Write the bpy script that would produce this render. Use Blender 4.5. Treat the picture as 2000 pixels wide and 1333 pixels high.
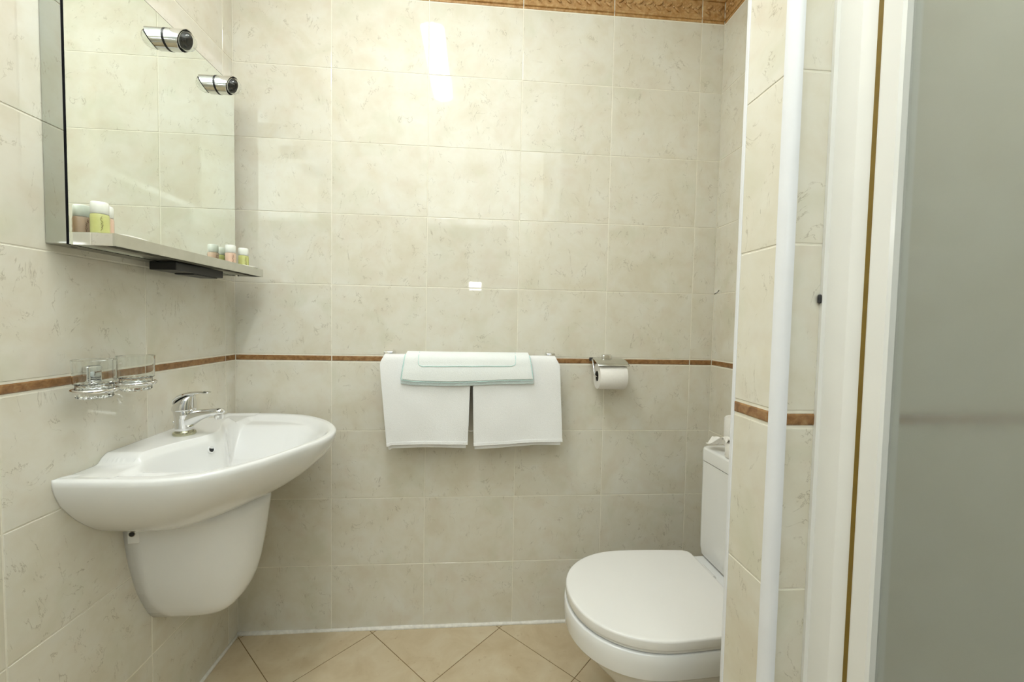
import bpy, bmesh, math, random
from mathutils import Vector, Matrix
random.seed(7)
S = bpy.context.scene
COL = S.collection
for o in list(bpy.data.objects):
    bpy.data.objects.remove(o)

# ------------------------------------------------------------------ camera
cam_d = bpy.data.cameras.new('camera'); cam = bpy.data.objects.new('camera', cam_d); COL.objects.link(cam)
cam_d.sensor_width = 36.0; cam_d.lens = 14.533; cam_d.clip_start = 0.02
R_ = Vector((0.99670095, -0.07892773, 0.01891097)); U_ = Vector((-0.01547127, 0.04396661, 0.9989132)); F_ = Vector((0.07967341, 0.99591031, -0.04260045))
M = Matrix.Identity(4)
for i in range(3):
    M[i][0] = R_[i]; M[i][1] = U_[i]; M[i][2] = -F_[i]
M[0][3], M[1][3], M[2][3] = 0.8584, -1.5321, 1.1513
cam.matrix_world = M
S.camera = cam
# ------------------------------------------------------------------ world, exposure
w = bpy.data.worlds.new('world'); S.world = w; w.use_nodes = True
w.node_tree.nodes['Background'].inputs[0].default_value = (0.8, 0.85, 0.9, 1)
w.node_tree.nodes['Background'].inputs[1].default_value = 0.05
S.view_settings.view_transform = 'Standard'; S.view_settings.look = 'None'
S.view_settings.gamma = 1.0; S.view_settings.use_curve_mapping = False
S.view_settings.exposure = -0.08
LAMP_STRENGTH = 40.0       # ceiling fluorescent, emission of its diffuser
HALL_FILL_WATTS = 9.0          # added cool fill, unseen, reaching the room through the doorway
BOUNCE_WATTS = 165.0       # flash head turned up to the ceiling
FLASH_WATTS = 0.4          # photographer's small flash head above the camera
CEIL = 2.55
def area(name, loc, rot, sx, sy, watts, color):
    l = bpy.data.lights.new(name, 'AREA'); l.shape = 'RECTANGLE'; l.size = sx; l.size_y = sy
    l.energy = watts; l.color = color
    o = bpy.data.objects.new(name, l); o.location = loc; o.rotation_euler = rot; COL.objects.link(o)
    return o
area('hall_fill_light', (0.72, -2.75, 2.38), (0, 0, 0), 0.9, 0.5, HALL_FILL_WATTS, (0.76, 0.88, 1.0))  # fill light added behind the camera to cool and brighten surfaces facing it
# the photographer's flash above the camera: head turned up to bounce off the ceiling, small front window
area('flash_front_light', (0.823, -1.60, 1.423), (math.radians(90), 0, 0), 0.09, 0.055, FLASH_WATTS, (0.95, 0.97, 1.0))
sl = bpy.data.lights.new('flash_bounce_light', 'SPOT'); sl.energy = BOUNCE_WATTS; sl.color = (0.82, 0.93, 1.0)
sl.spot_size = math.radians(124); sl.spot_blend = 0.6; sl.shadow_soft_size = 0.03
so = bpy.data.objects.new('flash_bounce_light', sl); so.location = (0.823, -1.62, 1.46); so.rotation_euler = (math.radians(180), 0, 0); COL.objects.link(so)

# ------------------------------------------------------------------ materials
def new_mat(name):
    m = bpy.data.materials.new(name); m.use_nodes = True
    nt = m.node_tree; return m, nt, nt.nodes['Principled BSDF']
def srgb(r, g, b):
    f = lambda c: (c/255/12.92) if c/255 <= 0.04045 else ((c/255+0.055)/1.055)**2.4
    return (f(r), f(g), f(b), 1)
def N(nt, t, **kw):
    n = nt.nodes.new(t)
    for k, v in kw.items():
        if k in n.inputs: n.inputs[k].default_value = v
        else: setattr(n, k, v)
    return n
def ramp(nt, src, stops):
    r = nt.nodes.new('ShaderNodeValToRGB'); e = r.color_ramp.elements
    while len(e) < len(stops): e.new(0.5)
    for x, (p, c) in zip(e, stops): x.position = p; x.color = c
    nt.links.new(src, r.inputs[0]); return r
def mix(nt, fac, a, b, mode='MIX'):
    m = nt.nodes.new('ShaderNodeMix'); m.data_type = 'RGBA'; m.blend_type = mode
    for s, v in ((m.inputs[0], fac), (m.inputs[6], a), (m.inputs[7], b)):
        if hasattr(v, 'links'): nt.links.new(v, s)
        else: s.default_value = v
    return m.outputs[2]
def bump(nt, bs, h, strength, dist=0.001):
    b = N(nt, 'ShaderNodeBump', Strength=strength, Distance=dist)
    nt.links.new(h, b.inputs['Height']); nt.links.new(b.outputs[0], bs.inputs['Normal'])
def coords(nt, rnd=True, scale=(1, 1, 1), rot=(0, 0, 0)):
    tc = nt.nodes.new('ShaderNodeTexCoord'); mp = nt.nodes.new('ShaderNodeMapping')
    mp.inputs['Scale'].default_value = scale; mp.inputs['Rotation'].default_value = rot
    nt.links.new(tc.outputs['Object'], mp.inputs[0])
    if rnd:
        oi = nt.nodes.new('ShaderNodeObjectInfo'); mu = N(nt, 'ShaderNodeMath', operation='MULTIPLY'); mu.inputs[1].default_value = 37.0
        nt.links.new(oi.outputs['Random'], mu.inputs[0])
        cx = nt.nodes.new('ShaderNodeCombineXYZ')
        for i in range(3): nt.links.new(mu.outputs[0], cx.inputs[i])
        nt.links.new(cx.outputs[0], mp.inputs['Location'])
    return mp.outputs[0]
def tex(nt, vec, scale, detail=4, rough=0.55, dist=0.0):
    n = N(nt, 'ShaderNodeTexNoise'); n.inputs['Scale'].default_value = scale; n.inputs['Detail'].default_value = detail
    n.inputs['Roughness'].default_value = rough; n.inputs['Distortion'].default_value = dist
    nt.links.new(vec, n.inputs['Vector']); return n.outputs['Fac']
def math_(nt, op, a, b=None):
    n = N(nt, 'ShaderNodeMath', operation=op)
    for s, v in ((n.inputs[0], a), (n.inputs[1], b)):
        if v is None: continue
        if hasattr(v, 'links'): nt.links.new(v, s)
        else: s.default_value = v
    return n.outputs[0]

def tile_material():
    m, nt, bs = new_mat('cream_marbled_tile')
    v = coords(nt); vs = coords(nt, True, (1.0, 1.0, 0.55), (0, math.radians(35), 0))
    cloud = tex(nt, v, 9, 5, 0.6, 0.4)
    base = ramp(nt, cloud, [(0.3, srgb(218, 211, 191)), (0.5, srgb(224, 219, 203)), (0.72, srgb(228, 225, 213))]).outputs[0]
    blush = ramp(nt, tex(nt, v, 14, 3, 0.5, 0.2), [(0.52, (0, 0, 0, 1)), (0.75, (0.4, 0.4, 0.4, 1))]).outputs[0]
    base = mix(nt, blush, base, srgb(216, 203, 184))
    green = ramp(nt, tex(nt, v, 7.5, 3, 0.5, 0.6), [(0.55, (0, 0, 0, 1)), (0.75, (0.45, 0.45, 0.45, 1))]).outputs[0]
    base = mix(nt, green, base, srgb(207, 207, 184))
    # thin broken veins: iso lines of a twisted noise, kept only in patches
    iso = tex(nt, vs, 13, 6, 0.60, 0.9)
    line = math_(nt, 'ABSOLUTE', math_(nt, 'SUBTRACT', iso, 0.5))
    vein = ramp(nt, line, [(0.0, (1, 1, 1, 1)), (0.0035, (0.6, 0.6, 0.6, 1)), (0.0075, (0, 0, 0, 1))]).outputs[0]
    patch = ramp(nt, tex(nt, v, 26, 3, 0.6, 0.3), [(0.49, (0, 0, 0, 1)), (0.60, (0.47, 0.47, 0.47, 1))]).outputs[0]
    base = mix(nt, math_(nt, 'MULTIPLY', vein, patch), base, srgb(134, 120, 88))
    nt.links.new(base, bs.inputs['Base Color'])
    bs.inputs['Roughness'].default_value = 0.035; bs.inputs['IOR'].default_value = 1.5
    bump(nt, bs, tex(nt, v, 10, 2, 0.4, 0.0), 0.05, 0.003)
    return m
def listello_material():
    m, nt, bs = new_mat('brown_border_glaze')
    v = coords(nt); n = tex(nt, v, 60, 5, 0.65, 0.6)
    c = ramp(nt, n, [(0.3, srgb(118, 82, 46)), (0.5, srgb(146, 106, 64)), (0.72, srgb(170, 132, 88))]).outputs[0]
    nt.links.new(c, bs.inputs['Base Color']); bs.inputs['Roughness'].default_value = 0.25
    bump(nt, bs, n, 0.3, 0.001); return m
def simple(name, col, rough=0.4, metal=0.0, noise=0.06, scale=30, bumpv=0.0, coat=0.0, ior=1.5, sheen=0.0):
    m, nt, bs = new_mat(name); v = coords(nt, False); n = tex(nt, v, scale, 3)
    dk = tuple(c*(1-noise) for c in col[:3])+(1,); lt = tuple(min(1, c*(1+noise)) for c in col[:3])+(1,)
    nt.links.new(ramp(nt, n, [(0.3, dk), (0.7, lt)]).outputs[0], bs.inputs['Base Color'])
    bs.inputs['Roughness'].default_value = rough; bs.inputs['Metallic'].default_value = metal; bs.inputs['IOR'].default_value = ior
    bs.inputs['Coat Weight'].default_value = coat
    if sheen: bs.inputs['Sheen Weight'].default_value = sheen
    if bumpv: bump(nt, bs, n, bumpv, 0.001)
    return m
def glass_mat(name, col, rough, ior):
    m, nt, bs = new_mat(name); v = coords(nt, False)
    bs.inputs['Base Color'].default_value = col; bs.inputs['Transmission Weight'].default_value = 1
    bs.inputs['Roughness'].default_value = rough; bs.inputs['IOR'].default_value = ior
    if rough > 0.1: bump(nt, bs, tex(nt, v, 150, 2), 0.15, 0.0005)
    return m
MT = {}
MT['tile'] = tile_material(); MT['listello'] = listello_material()
MT['relief'] = listello_material(); MT['relief'].name = 'golden_relief_glaze'
for n_ in MT['relief'].node_tree.nodes:
    if n_.type == 'VALTORGB':
        for e_, c_ in zip(n_.color_ramp.elements, (srgb(158, 114, 62), srgb(184, 142, 90), srgb(204, 170, 118))): e_.color = c_
MT['grout'] = simple('cream_grout', srgb(236, 231, 215), 0.8, noise=0.05, scale=60, bumpv=0.2)
MT['floor_grout'] = simple('brown_floor_grout', srgb(128, 104, 68), 0.85, noise=0.1, scale=60, bumpv=0.2)
def floor_mat():
    m, nt, bs = new_mat('beige_floor_tile'); v = coords(nt)
    c = ramp(nt, tex(nt, v, 9, 6, 0.6, 0.5), [(0.3, srgb(200, 180, 146)), (0.5, srgb(210, 192, 160)), (0.72, srgb(218, 204, 176))]).outputs[0]
    sp = ramp(nt, tex(nt, v, 55, 3, 0.5), [(0.66, (0, 0, 0, 1)), (0.76, (0.45, 0.45, 0.45, 1))]).outputs[0]
    nt.links.new(mix(nt, sp, c, srgb(170, 140, 102)), bs.inputs['Base Color']); bs.inputs['Roughness'].default_value = 0.32
    bump(nt, bs, tex(nt, v, 90, 3), 0.12, 0.001); return m
MT['floor_tile'] = floor_mat()
MT['white_ceramic'] = simple('white_sanitary_ceramic', srgb(240, 240, 238), 0.07, noise=0.012, scale=4, coat=0.3)
MT['toilet_lid'] = simple('white_toilet_plastic', srgb(240, 238, 234), 0.2, noise=0.012, scale=5)
MT['chrome'] = simple('polished_chrome', (0.80, 0.80, 0.80, 1), 0.045, 1.0, 0.03, 20)
MT['brushed'] = simple('dull_chrome', (0.62, 0.62, 0.58, 1), 0.22, 1.0, 0.05, 40)
MT['brass'] = simple('brass_seal', srgb(120, 96, 26), 0.5, 0.0, 0.1, 40)
MT['dirty_ring'] = simple('tarnished_ring', (0.52, 0.51, 0.37, 1), 0.22, 0.9, 0.12, 80)
MT['mirror'] = simple('mirror_silvering', (0.86, 0.895, 0.85, 1), 0.006, 1.0, 0.003, 2)
MT['mirror_side'] = simple('grey_mirror_side', (0.55, 0.57, 0.54, 1), 0.03, 1.0, 0.02, 6)
MT['black'] = simple('black_plastic', srgb(34, 34, 36), 0.4, noise=0.1, scale=50)
MT['matte_black'] = simple('matte_black_edge', srgb(30, 30, 32), 0.9, noise=0.1, scale=50); MT['matte_black'].node_tree.nodes['Principled BSDF'].inputs['Specular IOR Level'].default_value = 0.0
MT['underside'] = simple('shelf_underside_metal', (0.34, 0.33, 0.28, 1), 0.4, 0.85, 0.18, 60, bumpv=0.1)
MT['white_pvc'] = simple('white_pvc_trim', srgb(232, 233, 236), 0.25, noise=0.02, scale=12)
MT['white_frame'] = simple('white_lacquered_profile', srgb(232, 231, 226), 0.22, noise=0.015, scale=10)
MT['caulk'] = simple('white_caulk', srgb(238, 234, 224), 0.6, noise=0.1, scale=70, bumpv=0.4)
MT['paint'] = simple('white_ceiling_paint', srgb(243, 241, 234), 0.9, noise=0.01, scale=40, bumpv=0.05)
MT['hall_paint'] = simple('pale_hall_paint', srgb(226, 226, 224), 0.9, noise=0.02, scale=30, bumpv=0.05)
MT['wood'] = simple('white_door_lacquer', srgb(232, 230, 224), 0.4, noise=0.02, scale=20)
MT['terry'] = simple('white_terry_cloth', srgb(244, 244, 243), 0.95, noise=0.03, scale=420, bumpv=0.9, sheen=0.3)
MT['mat_cloth'] = simple('white_bath_mat_cloth', srgb(242, 245, 243), 0.95, noise=0.03, scale=360, bumpv=0.9, sheen=0.3)
MT['teal'] = simple('teal_stitching', srgb(198, 228, 224), 0.85, noise=0.1, scale=300, bumpv=0.5)
MT['pale_blue'] = simple('pale_blue_terry', srgb(226, 240, 242), 0.95, noise=0.06, scale=380, bumpv=0.9)
MT['paper'] = simple('white_tissue_paper', srgb(243, 240, 234), 0.9, noise=0.02, scale=160, bumpv=0.4)
MT['card'] = simple('dark_cardboard_core', srgb(58, 54, 48), 0.9, noise=0.1, scale=80)
MT['cap'] = simple('translucent_white_cap', srgb(238, 240, 232), 0.35, noise=0.02, scale=60)
MT['green_liquid'] = simple('green_shampoo', srgb(205, 207, 140), 0.2, noise=0.04, scale=60)
MT['peach_liquid'] = simple('peach_shower_gel', srgb(224, 194, 172), 0.2, noise=0.04, scale=60)
MT['print'] = simple('dark_print', srgb(84, 62, 44), 0.6, noise=0.1, scale=200)
MT['sachet'] = simple('white_wrapper', srgb(244, 241, 230), 0.5, noise=0.02, scale=80)
for k in ('cap', 'green_liquid', 'peach_liquid'):
    b_ = MT[k].node_tree.nodes['Principled BSDF']; b_.inputs['Subsurface Weight'].default_value = 1.0; b_.inputs['Subsurface Radius'].default_value = (1, 1, 1); b_.inputs['Subsurface Scale'].default_value = 0.012
MT['glass'] = glass_mat('clear_glass', (0.97, 0.985, 0.975, 1), 0.0, 1.46)
MT['frosted'] = glass_mat('frosted_shower_glass', (0.86, 0.89, 0.86, 1), 0.24, 1.32); MT['frosted'].node_tree.nodes['Principled BSDF'].inputs['Transmission Weight'].default_value = 0.88
def emit():
    m, nt, bs = new_mat('lamp_diffuser'); v = coords(nt, False)
    c = ramp(nt, tex(nt, v, 3, 1), [(0.3, (0.985, 0.985, 0.965, 1)), (0.7, (0.99, 0.985, 0.965, 1))]).outputs[0]
    nt.links.new(c, bs.inputs['Emission Color']); bs.inputs['Emission Strength'].default_value = LAMP_STRENGTH
    bs.inputs['Base Color'].default_value = (0.9, 0.9, 0.88, 1); return m
MT['lamp'] = emit()

# ------------------------------------------------------------------ mesh helpers
def obj(name, bm, mat, parent=None, smooth=False, loc=None, rot=None):
    me = bpy.data.meshes.new(name); bmesh.ops.recalc_face_normals(bm, faces=bm.faces); bm.to_mesh(me); bm.free()
    return obj_me(name, me, mat, parent, smooth, loc, rot)
def obj_me(name, me, mat, parent=None, smooth=False, loc=None, rot=None):
    if mat and not me.materials: me.materials.append(MT[mat])
    if smooth:
        me.polygons.foreach_set('use_smooth', [True]*len(me.polygons))
    o = bpy.data.objects.new(name, me); COL.objects.link(o)
    if loc: o.location = loc
    if rot: o.rotation_euler = rot
    if parent: o.parent = parent
    return o
def sharp(o, ang=35):
    me = o.data
    bm = bmesh.new(); bm.from_mesh(me)
    for e in bm.edges:
        if len(e.link_faces) == 2 and e.calc_face_angle(0) > math.radians(ang): e.smooth = False
    bm.to_mesh(me); bm.free(); return o
def tag(o, label, cat, group=None, kind=None):
    o['label'] = label; o['category'] = cat
    if group: o['group'] = group
    if kind: o['kind'] = kind
    return o
def thing(name, label, cat, loc=(0, 0, 0), rz=0, group=None, kind=None):
    o = bpy.data.objects.new(name, None); o.empty_display_size = 0.05; COL.objects.link(o)
    o.location = loc; o.rotation_euler = (0, 0, rz); return tag(o, label, cat, group, kind)
def add_box(bm, x0, x1, y0, y1, z0, z1, bev=0, seg=2):
    vs = [bm.verts.new((x, y, z)) for x in (x0, x1) for y in (y0, y1) for z in (z0, z1)]
    fs = [(0, 1, 3, 2), (4, 6, 7, 5), (0, 4, 5, 1), (2, 3, 7, 6), (0, 2, 6, 4), (1, 5, 7, 3)]
    f = [bm.faces.new([vs[i] for i in q]) for q in fs]
    if bev:
        es = list({e for q in f for e in q.edges})
        bmesh.ops.bevel(bm, geom=es, offset=bev, segments=seg, affect='EDGES', profile=0.5)
    return bm
def box(name, b, mat, parent=None, bev=0, seg=2):
    bm = bmesh.new(); add_box(bm, *b, bev=bev, seg=seg); return obj(name, bm, mat, parent, False)
def loft(bm, rings, cap0=True, cap1=True, closed=True):
    R = [[bm.verts.new(p) for p in r] for r in rings]
    n = len(R[0])
    for a, b in zip(R, R[1:]):
        for i in range(n if closed else n-1):
            j = (i+1) % n
            bm.faces.new((a[i], a[j], b[j], b[i]))
    if cap0: bm.faces.new(R[0][::-1])
    if cap1: bm.faces.new(R[-1])
    return R
def frame(t):
    t = Vector(t).normalized(); a = Vector((0, 1, 0)) if abs(t.y) < 0.9 else Vector((0, 0, 1))
    s = t.cross(a).normalized(); return s, t.cross(s).normalized()
def add_tube(bm, pts, rad, n=12, cap=True, flat=None):
    """tube along pts; rad number or list; flat = (a, b) list of side/up radii"""
    pts = [Vector(p) for p in pts]; rings = []
    for i, p in enumerate(pts):
        t = (pts[min(i+1, len(pts)-1)]-pts[max(i-1, 0)])
        s, u = frame(t)
        if flat: ra, rb = flat[i]
        else: ra = rb = (rad[i] if isinstance(rad, (list, tuple)) else rad)
        rings.append([p+s*ra*math.cos(2*math.pi*k/n)+u*rb*math.sin(2*math.pi*k/n) for k in range(n)])
    loft(bm, rings, cap, cap); return bm
def add_lathe(bm, prof, n=32, c=(0, 0, 0), axis='z', cap0=True, cap1=True):
    rings = []
    for rr, h in prof:
        ring = []
        for k in range(n):
            a = 2*math.pi*k/n; x, y = rr*math.cos(a), rr*math.sin(a)
            p = (x, y, h) if axis == 'z' else ((h, x, y) if axis == 'x' else (x, h, y))
            ring.append((p[0]+c[0], p[1]+c[1], p[2]+c[2]))
        rings.append(ring)
    loft(bm, rings, cap0, cap1); return bm
def lathe(name, prof, mat, parent=None, n=32, c=(0, 0, 0), axis='z', ang=40, caps=(True, True)):
    bm = bmesh.new(); add_lathe(bm, prof, n, c, axis, *caps); return sharp(obj(name, bm, mat, parent, True), ang)
def tube(name, pts, rad, mat, parent=None, n=12, flat=None):
    bm = bmesh.new(); add_tube(bm, pts, rad, n, True, flat); return sharp(obj(name, bm, mat, parent, True), 50)
def lerp(t, xs, ys):
    if t <= xs[0]: return ys[0]
    for a, b, c, d in zip(xs, xs[1:], ys, ys[1:]):
        if t <= b: return c+(d-c)*(t-a)/(b-a)
    return ys[-1]
def sstep(a, b, x):
    t = max(0, min(1, (x-a)/(b-a))); return t*t*(3-2*t)
def spline(pts, n):
    """closed or open Catmull-Rom through 2D points"""
    out = []
    for i in range(len(pts)-1):
        p0, p1, p2, p3 = pts[max(i-1, 0)], pts[i], pts[i+1], pts[min(i+2, len(pts)-1)]
        for k in range(n):
            t = k/n
            out.append(tuple(0.5*((2*b)+(-a+c)*t+(2*a-5*b+4*c-d)*t*t+(-a+3*b-3*c+d)*t**3) for a, b, c, d in zip(p0, p1, p2, p3)))
    out.append(tuple(pts[-1])); return out

# ------------------------------------------------------------------ room shell
GAP = 0.003
ZR = [0.0, 0.2467, 0.4981, 0.7495, 1.0009]
ZU = [1.0264, 1.2778, 1.5292, 1.7806, 2.0320, 2.2834]
ROWS = [(a, b, 'tile') for a, b in zip(ZR, ZR[1:])]+[(1.0009, 1.0264, 'listello')]+[(a, b, 'tile') for a, b in zip(ZU, ZU[1:])]+[(2.2834, 2.3834, 'relief'), (2.3834, 2.5500, 'tile')]
_cache = {}
def tile_mesh(wd, ht, kind):
    key = (round(wd, 4), round(ht, 4), kind)
    if key in _cache: return _cache[key]
    bm = bmesh.new(); T = 0.0; D = 0.005; B = 0.0010 if kind == 'tile' else 0.003
    B = min(B, wd*0.2)
    def ring(i, y): return [(-wd/2+i, y, -ht/2+i), (wd/2-i, y, -ht/2+i), (wd/2-i, y, ht/2-i), (-wd/2+i, y, ht/2-i)]
    pro = 0.0 if kind == 'tile' else -0.0012
    loft(bm, [ring(0, D), ring(0, pro+B*0.7), ring(B*0.4, pro+B*0.2), ring(B, pro)], True, True)
    if kind == 'relief':
        for z in (-ht*0.36, ht*0.36):
            add_box(bm, -wd/2+0.001, wd/2-0.001, -0.006, 0.001, z-0.0045, z+0.0045, 0.002, 1)
        n = max(1, round(wd/0.036))
        for i in range(n):
            cx = -wd/2+(i+0.5)*wd/n
            for sgn, dz in ((1, 0.008), (-1, -0.010)):
                a = math.radians(38*sgn); ca, sa = math.cos(a), math.sin(a)
                res = bmesh.ops.create_uvsphere(bm, u_segments=7, v_segments=4, radius=1)
                for v in res['verts']:
                    x, y, z = v.co.x*0.0135, v.co.y*0.004, v.co.z*0.0058
                    v.co = (cx+ca*x-sa*z+0.004*sgn, -0.003+y, dz+sa*x+ca*z)
            res = bmesh.ops.create_uvsphere(bm, u_segments=7, v_segments=4, radius=0.0045)
            for v in res['verts']: v.co = (cx+0.5*wd/n+v.co.x if i < n-1 else cx+v.co.x, -0.003+v.co.y*0.7, v.co.z)
    bmesh.ops.recalc_face_normals(bm, faces=bm.faces)
    me = bpy.data.meshes.new({'tile': 'tile', 'listello': 'border_tile', 'relief': 'relief_tile'}[kind]); bm.to_mesh(me); bm.free()
    me.materials.append(MT[kind])
    _cache[key] = me; return me
def tile_wall(wall, us, place, rz, rows=ROWS, g=GAP):
    """us: column edges; place(u, z) -> world point on the tile face plane"""
    for a, b in zip(us, us[1:]):
        for z0, z1, kind in rows:
            me = tile_mesh(abs(b-a)-g, (z1-z0)-(g if kind == 'tile' else (0.0075 if kind == 'listello' else 0.005)), kind)
            j = 0.0012 if kind == 'tile' else 0
            o = obj_me(me.name, me, None, wall, False, place((a+b)/2, (z0+z1)/2), (random.uniform(-j, j), 0, rz+random.uniform(-j, j)))
def struct_box(name, b, mat, label, cat='wall'):
    o = box(name, b, mat); return tag(o, label, cat, kind='structure')
GD = 0.0009   # grout lies this far behind the tile faces
YF = -2.15
wb = struct_box('wall_back', (-0.10, 1.86, GD, 0.12, -0.05, CEIL), 'grout', 'cream tiled wall behind the towel rail with brown border lines')
tile_wall(wb, [0, 0.3303, 0.6653, 1.0003, 1.3353, 1.6703, 1.7584], lambda u, z: (u, 0, z), 0)
wl = struct_box('wall_left', (-0.12, -GD, YF-0.1, GD, -0.05, CEIL), 'grout', 'cream tiled wall behind the washbasin and mirror')
tile_wall(wl, [0, 0.0558, 0.3908, 0.7258, 1.0608, 1.3958, 1.7308, 2.0658, 2.15], lambda u, z: (0, -u, z), math.pi/2)
wr = struct_box('wall_right', (1.7584+GD, 1.86, -0.86, GD, -0.05, CEIL), 'grout', 'cream tiled wall behind the toilet cistern')
tile_wall(wr, [0, 0.21, 0.545, 0.84], lambda u, z: (1.7584, -u, z), -math.pi/2)
# divider between toilet niche and shower
PX, PY0, PY1 = 1.308, -0.947, -0.838
bm = bmesh.new(); q_ = [(PX+GD, PY1), (PX+GD, PY0+0.0165), (PX+0.0165, PY0+0.0165), (PX+0.0165, PY0+GD), (2.30, PY0+GD), (2.30, PY1)]
loft(bm, [[(x, y, z) for x, y in q_] for z in (-0.05, CEIL)])
wp = tag(obj('wall_divider', bm, 'grout'), 'narrow end of the tiled divider wall between toilet and shower', 'wall', kind='structure')
tile_wall(wp, [0.842, 0.9325], lambda u, z: (PX, -u, z), -math.pi/2)
tile_wall(wp, [1.3215, 1.60, 1.935, 2.20], lambda u, z: (u, PY0, z), 0)
ws = struct_box('wall_shower', (2.20+GD, 2.32, -1.87, -0.93, -0.05, CEIL), 'grout', 'tiled far wall inside the shower')
tile_wall(ws, [0.947, 1.28, 1.615, 1.85], lambda u, z: (2.20, -u, z), -math.pi/2)
wn = struct_box('wall_shower_side', (1.36, 2.32, YF-0.1, -1.85-GD, -0.05, CEIL), 'grout', 'tiled wall closing the shower opposite the divider')
tile_wall(wn, [1.36, 1.53, 1.865, 2.20], lambda u, z: (u, -1.85, z), math.pi)
# front wall with an open doorway to a hall
bm = bmesh.new()
add_box(bm, -0.12, 0.36, YF-0.12, YF, -0.05, CEIL); add_box(bm, 1.10, 1.37, YF-0.12, YF, -0.05, CEIL); add_box(bm, 0.36, 1.10, YF-0.12, YF, 2.02, CEIL)
tag(obj('wall_front', bm, 'paint'), 'white painted wall with the doorway to the hall', 'wall', kind='structure')
bm = bmesh.new()
add_box(bm, 0.30, 0.37, YF-0.14, YF+0.012, 0, 2.08, 0.004, 1); add_box(bm, 1.09, 1.16, YF-0.14, YF+0.012, 0, 2.08, 0.004, 1); add_box(bm, 0.37, 1.09, YF-0.14, YF+0.012, 2.01, 2.08, 0.004, 1)
tag(obj('door_1', bm, 'wood'), 'white door frame around the open doorway', 'door', kind='structure')
bm = bmesh.new()
add_box(bm, -0.35, -0.25, -3.45, YF-0.12, -0.05, 2.5); add_box(bm, 1.75, 1.85, -3.45, YF-0.12, -0.05, 2.5)
add_box(bm, -0.35, 1.85, -3.55, -3.45, -0.05, 2.5); add_box(bm, -0.35, 1.85, -3.55, YF-0.12, 2.45, 2.55)
tag(obj('wall_hall', bm, 'hall_paint'), 'pale painted walls of the hall beyond the doorway', 'wall', kind='structure')
struct_box('ceiling', (-0.12, 2.32, YF-0.12, 0.12, CEIL, CEIL+0.1), 'paint', 'white painted bathroom ceiling', 'ceiling')
# floor: diagonal square tiles
fl = struct_box('floor', (-0.35, 2.32, -3.5, 0.1, -0.08, -GD), 'floor_grout', 'beige floor of square tiles laid diagonally', 'floor')
DG = 0.469; half = DG/2-0.0012*1.4142
def clip_poly(poly, f):
    out = []
    for i in range(len(poly)):
        a, b = poly[i], poly[(i+1) % len(poly)]; fa, fb = f(a), f(b)
        if fa >= 0: out.append(a)
        if (fa >= 0) != (fb >= 0):
            t = fa/(fa-fb); out.append((a[0]+(b[0]-a[0])*t, a[1]+(b[1]-a[1])*t))
    return out
fcache = {}
def floor_tile(cx, cy):
    poly = [(cx-half, cy), (cx, cy-half), (cx+half, cy), (cx, cy+half)]
    for f in (lambda p: p[0], lambda p: 1.7584-p[0], lambda p: -p[1], lambda p: p[1]-YF): 
        poly = clip_poly(poly, f)
        if len(poly) < 3: return
    if cx > 1.36 and cy < -0.95 and cx-0.1 > 1.36: return
    loc = [(round(x-cx, 4), round(y-cy, 4)) for x, y in poly]
    key = tuple(loc)
    if key not in fcache:
        bm = bmesh.new(); n = len(loc); mx = sum(x for x, y in loc)/n; my = sum(y for x, y in loc)/n
        sc = lambda k: [(mx+(x-mx)*k, my+(y-my)*k) for x, y in loc]
        loft(bm, [[(x, y, -0.006) for x, y in loc], [(x, y, -0.0006) for x, y in loc], [(x, y, 0.0) for x, y in sc(0.994)]])
        bmesh.ops.recalc_face_normals(bm, faces=bm.faces)
        me = bpy.data.meshes.new('floor_tile'); bm.to_mesh(me); bm.free(); me.materials.append(MT['floor_tile']); fcache[key] = me
    obj_me('floor_tile', fcache[key], None, fl, False, (cx, cy, 0))
for i in range(-3, 6):
    for j in range(-12, 3):
        cx = 0.4826+DG*i+(DG/2 if j % 2 else 0); cy = -0.02-DG/2+DG*0.5*j
        floor_tile(cx, cy)
# caulk beads and white tile trims
def bead(name, pts, r, label, mat='caulk'):
    bm = bmesh.new()
    P = []
    for a, b in zip(pts, pts[1:]):
        for k in range(24): P.append(Vector(a).lerp(Vector(b), k/24))
    P.append(Vector(pts[-1])); add_tube(bm, P, [r*random.uniform(0.75, 1.15) for _ in P], 8)
    return tag(obj(name, bm, mat, None, True), label, 'trim', kind='structure')
bead('trim_1', [(0.0, -0.002, 0.002), (1.7584, -0.002, 0.002)], 0.008, 'white caulk bead along the foot of the towel wall')
bead('trim_2', [(0.002, -0.002, 0.002), (0.002, YF, 0.002)], 0.0065, 'white caulk bead along the foot of the basin wall')
bm = bmesh.new()
prof = [(PX-0.001+0.0165*(1-math.cos(a)), PY0+0.0165-0.0178*math.sin(a)) for a in [k*math.pi/16 for k in range(0, 9)]]+[(PX+0.0155, PY0+0.006), (PX+0.006, PY0+0.0165)]
loft(bm, [[(x, y, z) for x, y in prof] for z in (0, CEIL)])
tag(sharp(obj('trim_3', bm, 'white_pvc', None, True), 50), 'rounded white corner trim on the divider wall by the shower', 'trim', kind='structure')
bm = bmesh.new(); add_box(bm, PX-0.0015, PX+0.006, PY1-0.0065, PY1+0.002, 0, CEIL, 0.001, 1)
tag(obj('trim_4', bm, 'white_pvc'), 'thin white corner trim on the divider wall by the toilet', 'trim', kind='structure')
# chipped grout mark on the wall beside the toilet
bm = bmesh.new(); add_tube(bm, [(1.757, -0.004, 1.279), (1.7568, -0.022, 1.283), (1.757, -0.034, 1.291)], [0.0016, 0.0007, 0.0014], 6)
obj('grout_chip', bm, 'card', wr, True)

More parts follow.
